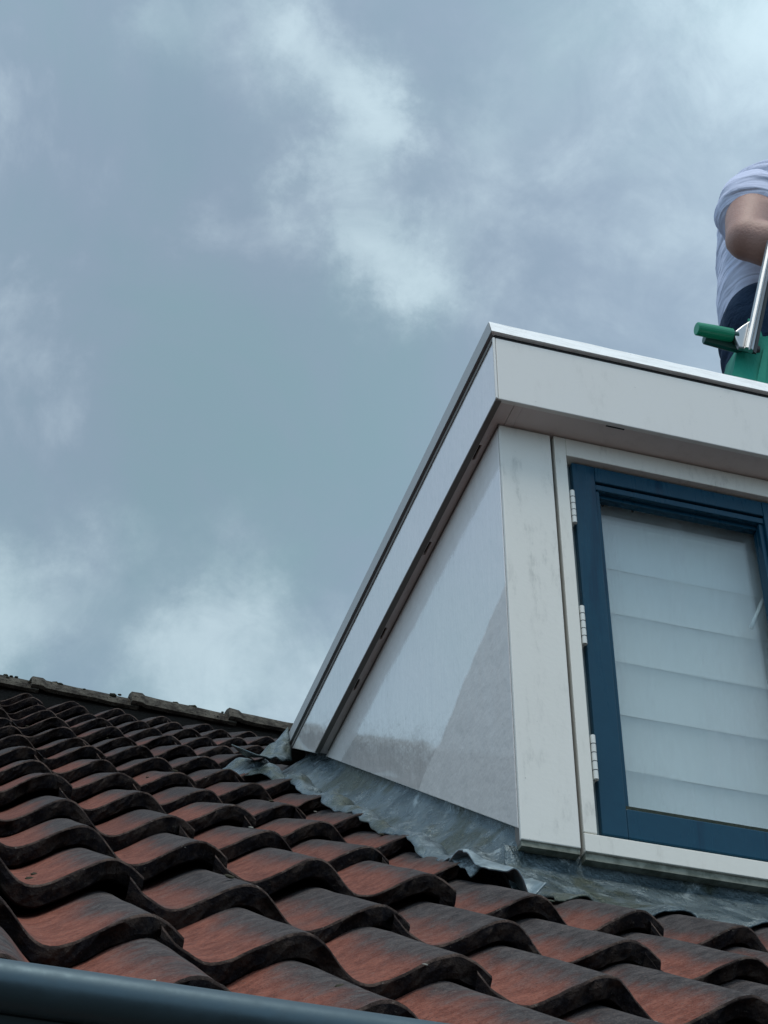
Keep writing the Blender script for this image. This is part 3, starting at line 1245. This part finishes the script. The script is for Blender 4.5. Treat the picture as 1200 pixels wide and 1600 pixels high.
lead = link('lead_flashing', None, dorm)
lead.empty_display_size = .1
mb = MB()
WALLX = .0095
rows = []
S0, S1 = 2.76 * ROW, 8.75 * ROW
ns = 190
for r in range(ns + 1):
    s = S0 + (S1 - S0) * r / ns
    xo = -.150 + .016 * noise.noise(Vector((s * 5, 1, 0))) + .007 * noise.noise(Vector((s * 17, 2, 0)))
    xo -= .035 * max(0, 1 - (s - S0) / .25) * 0
    xo -= .05 * max(0, min(1, (s - 7.4 * ROW) / (.9 * ROW)))
    row = []
    nc = 30
    for c in range(nc + 1):
        t = c / nc
        x = xo + (WALLX - xo) * t
        h = drape(x, s) + wrinkle(x, s) * (1 - t ** 4) * min(1, .35 + 2.2 * t)
        g = max(0.0, min(1.0, (roof(0, s, .05).y - .004) / .03))      # only beside the wall does the lead climb
        h = h * (1 - g * t ** 3) + (.058 + .5 * wrinkle(x * .5, s)) * g * t ** 3
        h += g * .022 * max(0, t - .72) ** 2 / .0784
        h -= (1 - g) * .011 * max(0, t - .55) / .45
        if t < .06:
            h -= .004
        row.append(roof(x, s, h))
    # turned up against the wall, behind the panel
    yw = row[-1].y
    top = max(row[-1].z + .004, dz(yw) + .025) if yw > .034 else row[-1].z
    zb_ = row[-1].z
    for q in (.33, .66, 1.0):
        row.append(Vector((WALLX + .001 * noise.noise(Vector((s * 20, q, 0))), yw, zb_ + (top - zb_) * q)))
    rows.append(row)
mb.grid(rows)
o = build(mb, 'side_flashing', MT['lead'], lead, smooth=True)
md = o.modifiers.new('thick', 'SOLIDIFY')
md.thickness = .0025
md.offset = 1

mb = MB()
rows = []
WALLY = .022
nx = 240
for r in range(nx + 1):
    x = -.02 + (1.36) * r / nx
    sf = (WALLY - RA.y + .040 * math.sin(TH)) / math.cos(TH)
    so = (2.72 + .10 * noise.noise(Vector((x * 7, 4, 0))) + .04 * noise.noise(Vector((x * 21, 6, 0)))) * ROW
    row = []
    nc = 34
    for c in range(nc + 1):
        t = c / nc
        s = so + (sf - so) * t
        h = drape(x, s) + .002 + .35 * wrinkle(x, s, 5) * (1 - t ** 3)
        k = t ** 2.2
        h = h * (1 - k) + .040 * k
        if t < .05:
            h -= .004
        row.append(roof(x, s, h))
    base = row[-1]
    for q in (.3, .6, 1.0):
        row.append(Vector((x, base.y - .0005 * q, base.z + (-.002 - base.z) * q)))
    rows.append(row)
mb.grid(rows)
o = build(mb, 'front_apron', MT['lead'], lead, smooth=True)
md = o.modifiers.new('thick', 'SOLIDIFY')
md.thickness = .0025
md.offset = 1

# dressed corner flap that curls up below the post
mb = MB()
rows = []
for r in range(41):
    u = r / 40
    row = []
    for c in range(29):
        v = c / 28
        x = -.150 + .108 * u
        s = (2.66 + .50 * v - .06 * math.sin(u * 4)) * ROW
        h = drape(x, s) + .017 + wrinkle(x, s, 21) * .8
        h += .015 * math.exp(-((u - .5) / .2) ** 2) * (1 - v) ** 1.3
        h = h * (1 - v ** 3) + (.036) * v ** 3
        row.append(roof(x, s, h))
    rows.append(row)
mb.grid(rows)
o = build(mb, 'corner_flap', MT['fresh_lead'], lead, smooth=True)
md = o.modifiers.new('thick', 'SOLIDIFY')
md.thickness = .0025
md.offset = 1
# upturned soaker behind the end of the side fascia
mb = MB()
rows = []
P0, P1 = Vector((-.034, 1.452, 1.118)), Vector((-.034, 1.40, .985))
Q0 = roof(-.20, 8.55 * ROW, .075)
Q1 = roof(-.17, 7.9 * ROW, .07)
for r in range(25):
    u = r / 24
    row = []
    for c in range(21):
        v = c / 20
        a = P0.lerp(P1, v)
        b = Q0.lerp(Q1, v)
        p = a.lerp(b, u)
        p = p + RN * (-.05 * math.sin(math.pi * u) * (1 - v) + .014 * noise.noise(Vector((u * 5, v * 3, 4))) * math.sin(math.pi * min(1, u * 1.2)))
        row.append(p)
    rows.append(row)
mb.grid(rows)
o = build(mb, 'soaker', MT['lead'], lead, smooth=True)
md = o.modifiers.new('thick', 'SOLIDIFY')
md.thickness = .0025

# ------------------------------------------------------------------ blind behind the pane
blind = thing('window_blind', 'pale grey horizontal fabric blind behind the blue window pane', 'blind', (.37, .09, gz0))
BO = -Vector((.37, .09, gz0))


def bl(mb, name, mat, **kw):
    o = build(mb, name, mat, blind, **kw)
    o.location = BO
    return o


bx0, bx1 = ga - .02, gb_ + .02
edges = [.890, .775, .665, .561, .452, .338, .221, .105, .0]
for k in range(len(edges) - 1):
    zt, zb_ = edges[k], edges[k + 1]
    mb = MB()
    rows = []
    for q in range(13):
        t = q / 12
        z = zt + .002 + (zb_ - zt - .002) * t
        y = .088 + .0065 * math.sin(math.pi * t ** .7)
        rows.append([(x, y + .0015 * noise.noise(Vector((x * 6, k * 3 + t, 0))), z + .002 * noise.noise(Vector((x * 3, k * 5, 2)))) for x in [bx0 + (bx1 - bx0) * i / 12 for i in range(13)]])
    mb.grid(rows)
    bl(mb, 'slat', MT['blind'], smooth=True)
mb = MB()
mb.box((bx0, .066, .836), (bx1, .092, .866))
bl(mb, 'headrail', MT['plastic'], bevel=.003)
for x in (.2265, .2885):
    mb = MB()
    mb.box((x - .002, .058, .793), (x + .002, .062, .812))
    bl(mb, 'bracket', MT['gap'])
mb = MB()
a, b = at(1192, 938, .0605), at(1174, 981, .0605)
mb.tube([a, b], .0042, 10)
mb.tube([a + (a - b) * -.02, a + (a - b) * .06], .0042, 10)
bl(mb, 'wand', MT['plastic'], smooth=True)

# ------------------------------------------------------------------ person kneeling on the flat roof
ROOFZ = HF + .024


def remesh(mb, name, mat, parent, voxel, smooth=6, disp=None, decim=None):
    o = link(name, mb.mesh(name, [mat], True), parent)
    md = o.modifiers.new('rm', 'REMESH')
    md.mode = 'VOXEL'
    md.voxel_size = voxel
    md.use_smooth_shade = True
    md = o.modifiers.new('sm', 'SMOOTH')
    md.factor = .5
    md.iterations = smooth
    return o


def ball(mb, c, r, seg=16):
    c = Vector(c)
    rr = r if isinstance(r, (tuple, list)) else (r, r, r)
    bm = bmesh.new()
    bmesh.ops.create_icosphere(bm, subdivisions=3, radius=1)
    b = len(mb.v)
    for v in bm.verts:
        mb.v.append((c.x + v.co.x * rr[0], c.y + v.co.y * rr[1], c.z + v.co.z * rr[2]))
    for f in bm.faces:
        mb.face([b + v.index for v in f.verts])
    bm.free()


def limb(mb, pts, radii, seg=18):
    """tapered limb with round joints"""
    pts = [Vector(p) for p in pts]
    for k in range(len(pts) - 1):
        mb.tube([pts[k], pts[k + 1]], [radii[k], radii[k + 1]], seg)
    for p, r in zip(pts, radii):
        ball(mb, p, r * .995)


ANG = math.radians(-31)
PF = Vector((math.cos(ANG), math.sin(ANG), 0))        # the way the person faces: to the right and a little towards us
PL = Vector((-math.sin(ANG), math.cos(ANG), 0))       # the person's left
PC = at(1190, 400, .27)
PB = Vector((PC.x, PC.y, ROOFZ))
PR = Matrix((PF, PL, Vector((0, 0, 1))))              # world -> person


def pl(px, py, off=0.0):
    """photo pixel to the person's own coordinates, on the plane OFF metres to the person's left"""
    d = ray(px, py)
    t = (off - (CAM - PC).dot(PL)) / d.dot(PL)
    return PR @ (CAM + d * t - PB)


person = thing('person', 'person in pale blue T-shirt and dark jeans kneeling on the dormer roof', 'person', PB)
person.rotation_euler = (0, 0, ANG)
shn = pl(1178, 323, -.165)
shf = Vector((shn.x + .02, .165, shn.z))
eln = pl(1168, 374, -.255)
wrn = pl(1284, 402, -.25)
backs = [((1129, 530), .092, .158), ((1124, 512), .096, .158), ((1120, 480), .100, .156), ((1119, 450), .104, .15), ((1118, 420), .110, .155), ((1119, 390), .115, .155), ((1122, 360), .117, .145), ((1129, 330), .110, .115), ((1140, 312), .09, .075)]
bk = [(pl(*q) + Vector((r, 0, 0)), r, w_) for q, r, w_ in backs]
pel = pl(1123, 545) + Vector((.112, 0, 0))
che = bk[6][0]
nek = Vector((bk[8][0].x + .125, 0, bk[8][0].z - .115))
head = nek + Vector((.175, 0, -.005))
elf = shf + Vector((.09, .05, -.26))
wrf = elf + Vector((.23, -.03, -.09))
hipn = pel + Vector((0, -.09, -.03))
hipf = pel + Vector((0, .09, -.03))
knn = Vector((pel.x + .27, -.12, .065))
knf = Vector((pel.x + .27, .12, .065))
ann = Vector((pel.x - .08, -.10, .062))
anf = Vector((pel.x - .08, .10, .062))

mb = MB()
for c, r, w_ in bk:
    ball(mb, c, (r * .80, w_ * .80, .05))
ball(mb, pel, (.09, .125, .09))
limb(mb, [bk[8][0], nek, nek.lerp(head, .6)], [.075, .062, .058])
# head: skull, jaw, nose, ears
fw = Vector((.70, 0, -.71)).normalized()
upv = Vector((.71, 0, .70))
ball(mb, head, (.095, .076, .112))
ball(mb, head + fw * .035 - upv * .062, (.058, .052, .055))
ball(mb, head + fw * .098 - upv * .022, (.018, .013, .02))
ball(mb, head + fw * .086 - upv * .060, (.016, .026, .010))
for sy in (-1, 1):
    ball(mb, head + Vector((0, sy * .078, -.012)), (.02, .009, .03))
for sh, el, wr, hd in ((shn, eln, wrn, 1), (shf, elf, wrf, -1)):
    limb(mb, [sh, sh.lerp(el, .5), el], [.064, .060, .050])
    limb(mb, [el, el.lerp(wr, .30), el.lerp(wr, .6), wr], [.047, .053, .045, .031])
    ball(mb, el + (el - wr).normalized() * .018 + Vector((0, 0, -.012)), .036)
    ball(mb, sh.lerp(el, .42) + Vector((.018, 0, -.004)), .054)
    # palm and five bent fingers
    fd = (wr - el).normalized()
    sd = fd.cross(Vector((0, 0, 1))).normalized() * hd
    dn = sd.cross(fd).normalized()
    if dn.z > 0:
        dn = -dn
    pc = wr + fd * .05
    limb(mb, [wr, pc + sd * .018], [.026, .022])
    limb(mb, [wr, pc - sd * .018], [.026, .022])
    for o_, ln in ((-.030, .066), (-.010, .076), (.011, .072), (.030, .056)):
        b0 = pc + fd * .035 + sd * o_
        b1 = b0 + (fd * .8 + dn * .6).normalized() * ln * .5
        b2 = b1 + (fd * .2 + dn * 1).normalized() * ln * .5
        limb(mb, [pc + sd * o_ * .7, b0, b1, b2], [.013, .0105, .0095, .008], 10)
    t0 = wr + fd * .022 - sd * .028
    t1 = t0 + (fd * .6 - sd * .8).normalized() * .035
    t2 = t1 + (fd * .9 + dn * .4).normalized() * .03
    limb(mb, [t0, t1, t2], [.014, .011, .009], 10)
limb(mb, [hipn, knn, ann], [.080, .055, .040])
limb(mb, [hipf, knf, anf], [.080, .055, .040])
remesh(mb, 'body', MT['skin'], person, .0075, 4)
for sy in (-1, 1):
    mb = MB()
    ball(mb, head + fw * .082 + Vector((0, sy * .031, .012)), .011)
    build(mb, 'eye', MT['plastic'], person, smooth=True)
mb = MB()
ball(mb, head + upv * .028 - fw * .016, (.100, .083, .100))
remesh(mb, 'hair', MT['hair'], person, .01, 2)

# T-shirt: trunk and two short sleeves
mb = MB()
for k in range(len(bk) - 1):
    for t in (0, .25, .5, .75):
        ball(mb, bk[k][0].lerp(bk[k + 1][0], t), (bk[k][1] + (bk[k + 1][1] - bk[k][1]) * t, bk[k][2], .034))
ball(mb, bk[8][0] + Vector((.005, 0, 0)), (.09, .075, .045))
ball(mb, che + Vector((.03, 0, -.02)), (.11, .12, .08))
ball(mb, nek - Vector((.05, 0, .01)), (.085, .12, .055))
for sh in (shn, shf):
    limb(mb, [nek - Vector((.06, 0, .0)), sh + Vector((.004, 0, .012))], [.066, .074])
sl1 = shn.lerp(eln, .30) + Vector((-.006, .012, .006))
limb(mb, [shn + Vector((0, .004, .016)), shn.lerp(sl1, .6)], [.080, .080])
mb.tube([shn + Vector((0, .004, .016)), sl1], [.080, .083], 28)
mb.tube([shf, shf.lerp(elf, .5)], [.080, .080], 24)
shirt = remesh(mb, 't_shirt', MT['shirt'], person, .008, 5)
tx = bpy.data.textures.new('creases', 'CLOUDS')
tx.noise_scale = .07
tx.noise_depth = 2
md = shirt.modifiers.new('creases', 'DISPLACE')
md.texture = tx
md.strength = .012
md.mid_level = .5

# jeans and waistband
mb = MB()
for q, r in (((1136, 512), .088), ((1127, 524), .098), ((1122, 537), .108), ((1121, 550), .113), ((1125, 575), .113), ((1130, 600), .11)):
    ball(mb, pl(*q) + Vector((r, 0, 0)), (r, .148, .05))
limb(mb, [hipn, knn, ann], [.096, .070, .060])
limb(mb, [hipf, knf, anf], [.096, .070, .060])
remesh(mb, 'jeans', MT['denim'], person, .008, 4)
mb = MB()
bc = pl(1130, 528) + Vector((.098, 0, .0))
rows = []
for k in range(41):
    a = 2 * math.pi * k / 40
    rows.append([(bc.x + math.cos(a) * r, bc.y + math.sin(a) * (r + .050), bc.z + z + .02 * math.cos(a)) for r, z in ((.098, -.017), (.103, -.017), (.103, .017), (.098, .017), (.098, -.017))])
mb.grid(rows)
build(mb, 'belt', MT['belt'], person)
for an in (ann, anf):
    mb = MB()
    limb(mb, [an, an + Vector((-.09, 0, -.012)), an + Vector((-.15, 0, -.028))], [.052, .046, .034])
    remesh(mb, 'shoe', MT['shoe'], person, .008, 3)

# ------------------------------------------------------------------ cleaning tools on the hip
HY = .055


def hp(x, y, Y=HY):
    return at(x, y, Y)


hol = thing('tool_holster', 'green tool holster hanging at the hip of the kneeling person', 'holster', hp(1170, 585))
mb = MB()
front = [hp(1154, 540), hp(1210, 527), hp(1222, 640), hp(1136, 620)]
bck = [p + Vector((0, .062, 0)) for p in front]
n = 8
rows = []
for k in range(n + 1):
    t = k / n
    l0, r0 = front[0].lerp(front[3], t), front[1].lerp(front[2], t)
    l1, r1 = bck[0].lerp(bck[3], t), bck[1].lerp(bck[2], t)
    ring = []
    for c in range(10):
        u = c / 9
        p = l0.lerp(r0, u)
        p.y -= .014 * math.sin(math.pi * u) + .006 * noise.noise(Vector((u * 4, t * 3, 0)))
        ring.append(p)
    for c in range(10):
        ring.append(r1.lerp(l1, c / 9))
    ring.append(ring[0])
    rows.append(ring)
mb.grid(rows)
o = build(mb, 'pouch', MT['green_cloth'], hol, smooth=True)
o.location = -hol.location
mb = MB()
mb.poly([hp(1168, 500, .07), hp(1182, 500, .07), hp(1200, 560, .052), hp(1178, 560, .052)])
mb.poly([hp(1193, 545, .035), hp(1200, 540, .035), hp(1196, 600, .036), hp(1180, 610, .036)])
o = build(mb, 'strap', MT['green_cloth'], hol)
md = o.modifiers.new('t', 'SOLIDIFY')
md.thickness = .004
o.location = -hol.location

sq = thing('window_squeegee', 'silver squeegee with green tube handle sticking out of the holster', 'squeegee', hp(1160, 530, .03))
QY = .028


def part(mb, name, mat, root, **kw):
    o = build(mb, name, mat, root, **kw)
    o.location = -root.location
    return o


mb = MB()
ax0, ax1 = hp(1088, 513.5, QY), hp(1143, 524, QY)
mb.tube([ax0, ax0.lerp(ax1, .02), ax0.lerp(ax1, .5), ax1], [.0125, .0142, .0150, .0146], 22)
part(mb, 'handle', MT['green'], sq, smooth=False)
mb = MB()
mb.tube([ax1, hp(1152, 526, QY)], [.011, .010], 18)
part(mb, 'neck', MT['dark_green'], sq)
mb = MB()
cl = [hp(1146, 519, QY - .008), hp(1160, 508, QY - .008), hp(1174, 499, QY - .008), hp(1181, 501, QY - .008), hp(1172, 545, QY - .008), hp(1156, 542, QY - .008), hp(1150, 530, QY - .008)]
mb.prism(cl, (0, .012, 0))
part(mb, 'bracket', MT['steel'], sq, bevel=.003)
mb = MB()
c0, c1_ = hp(1169, 548, QY - .014), hp(1212, 345, QY - .014)
d_ = (c1_ - c0)
wv_ = Vector((d_.z, 0, -d_.x)).normalized()
sec = [(-.010, 0), (-.008, -.007), (-.003, -.0085), (-.001, -.004), (.001, -.004), (.004, -.009), (.008, -.007), (.010, 0), (.009, .004), (-.009, .004)]
mb.prism([c0 + wv_ * a + Vector((0, b, 0)) for a, b in sec], d_)
part(mb, 'channel', MT['steel'], sq)
mb = MB()
mb.prism([c0 + wv_ * a + Vector((0, b, 0)) for a, b in ((.0102, -.004), (.0175, -.002), (.0175, .001), (.0102, .003))], d_)
part(mb, 'rubber_blade', MT['rubber'], sq)
sc = thing('scrubber_handle', 'dark green tool handle below the brighter green squeegee handle', 'tool handle', hp(1125, 538, .05))
mb = MB()
a0, a1 = hp(1100, 529, .05), hp(1162, 545, .05)
mb.tube([a0, a0.lerp(a1, .03), a0.lerp(a1, .6), a1], [.010, .0120, .0130, .0120], 20)
part(mb, 'grip', MT['dark_green'], sc)
mb = MB()
mb.tube([a1, a1 + (a1 - a0) * .35], [.014, .014], 18)
part(mb, 'socket', MT['rubber'], sc)
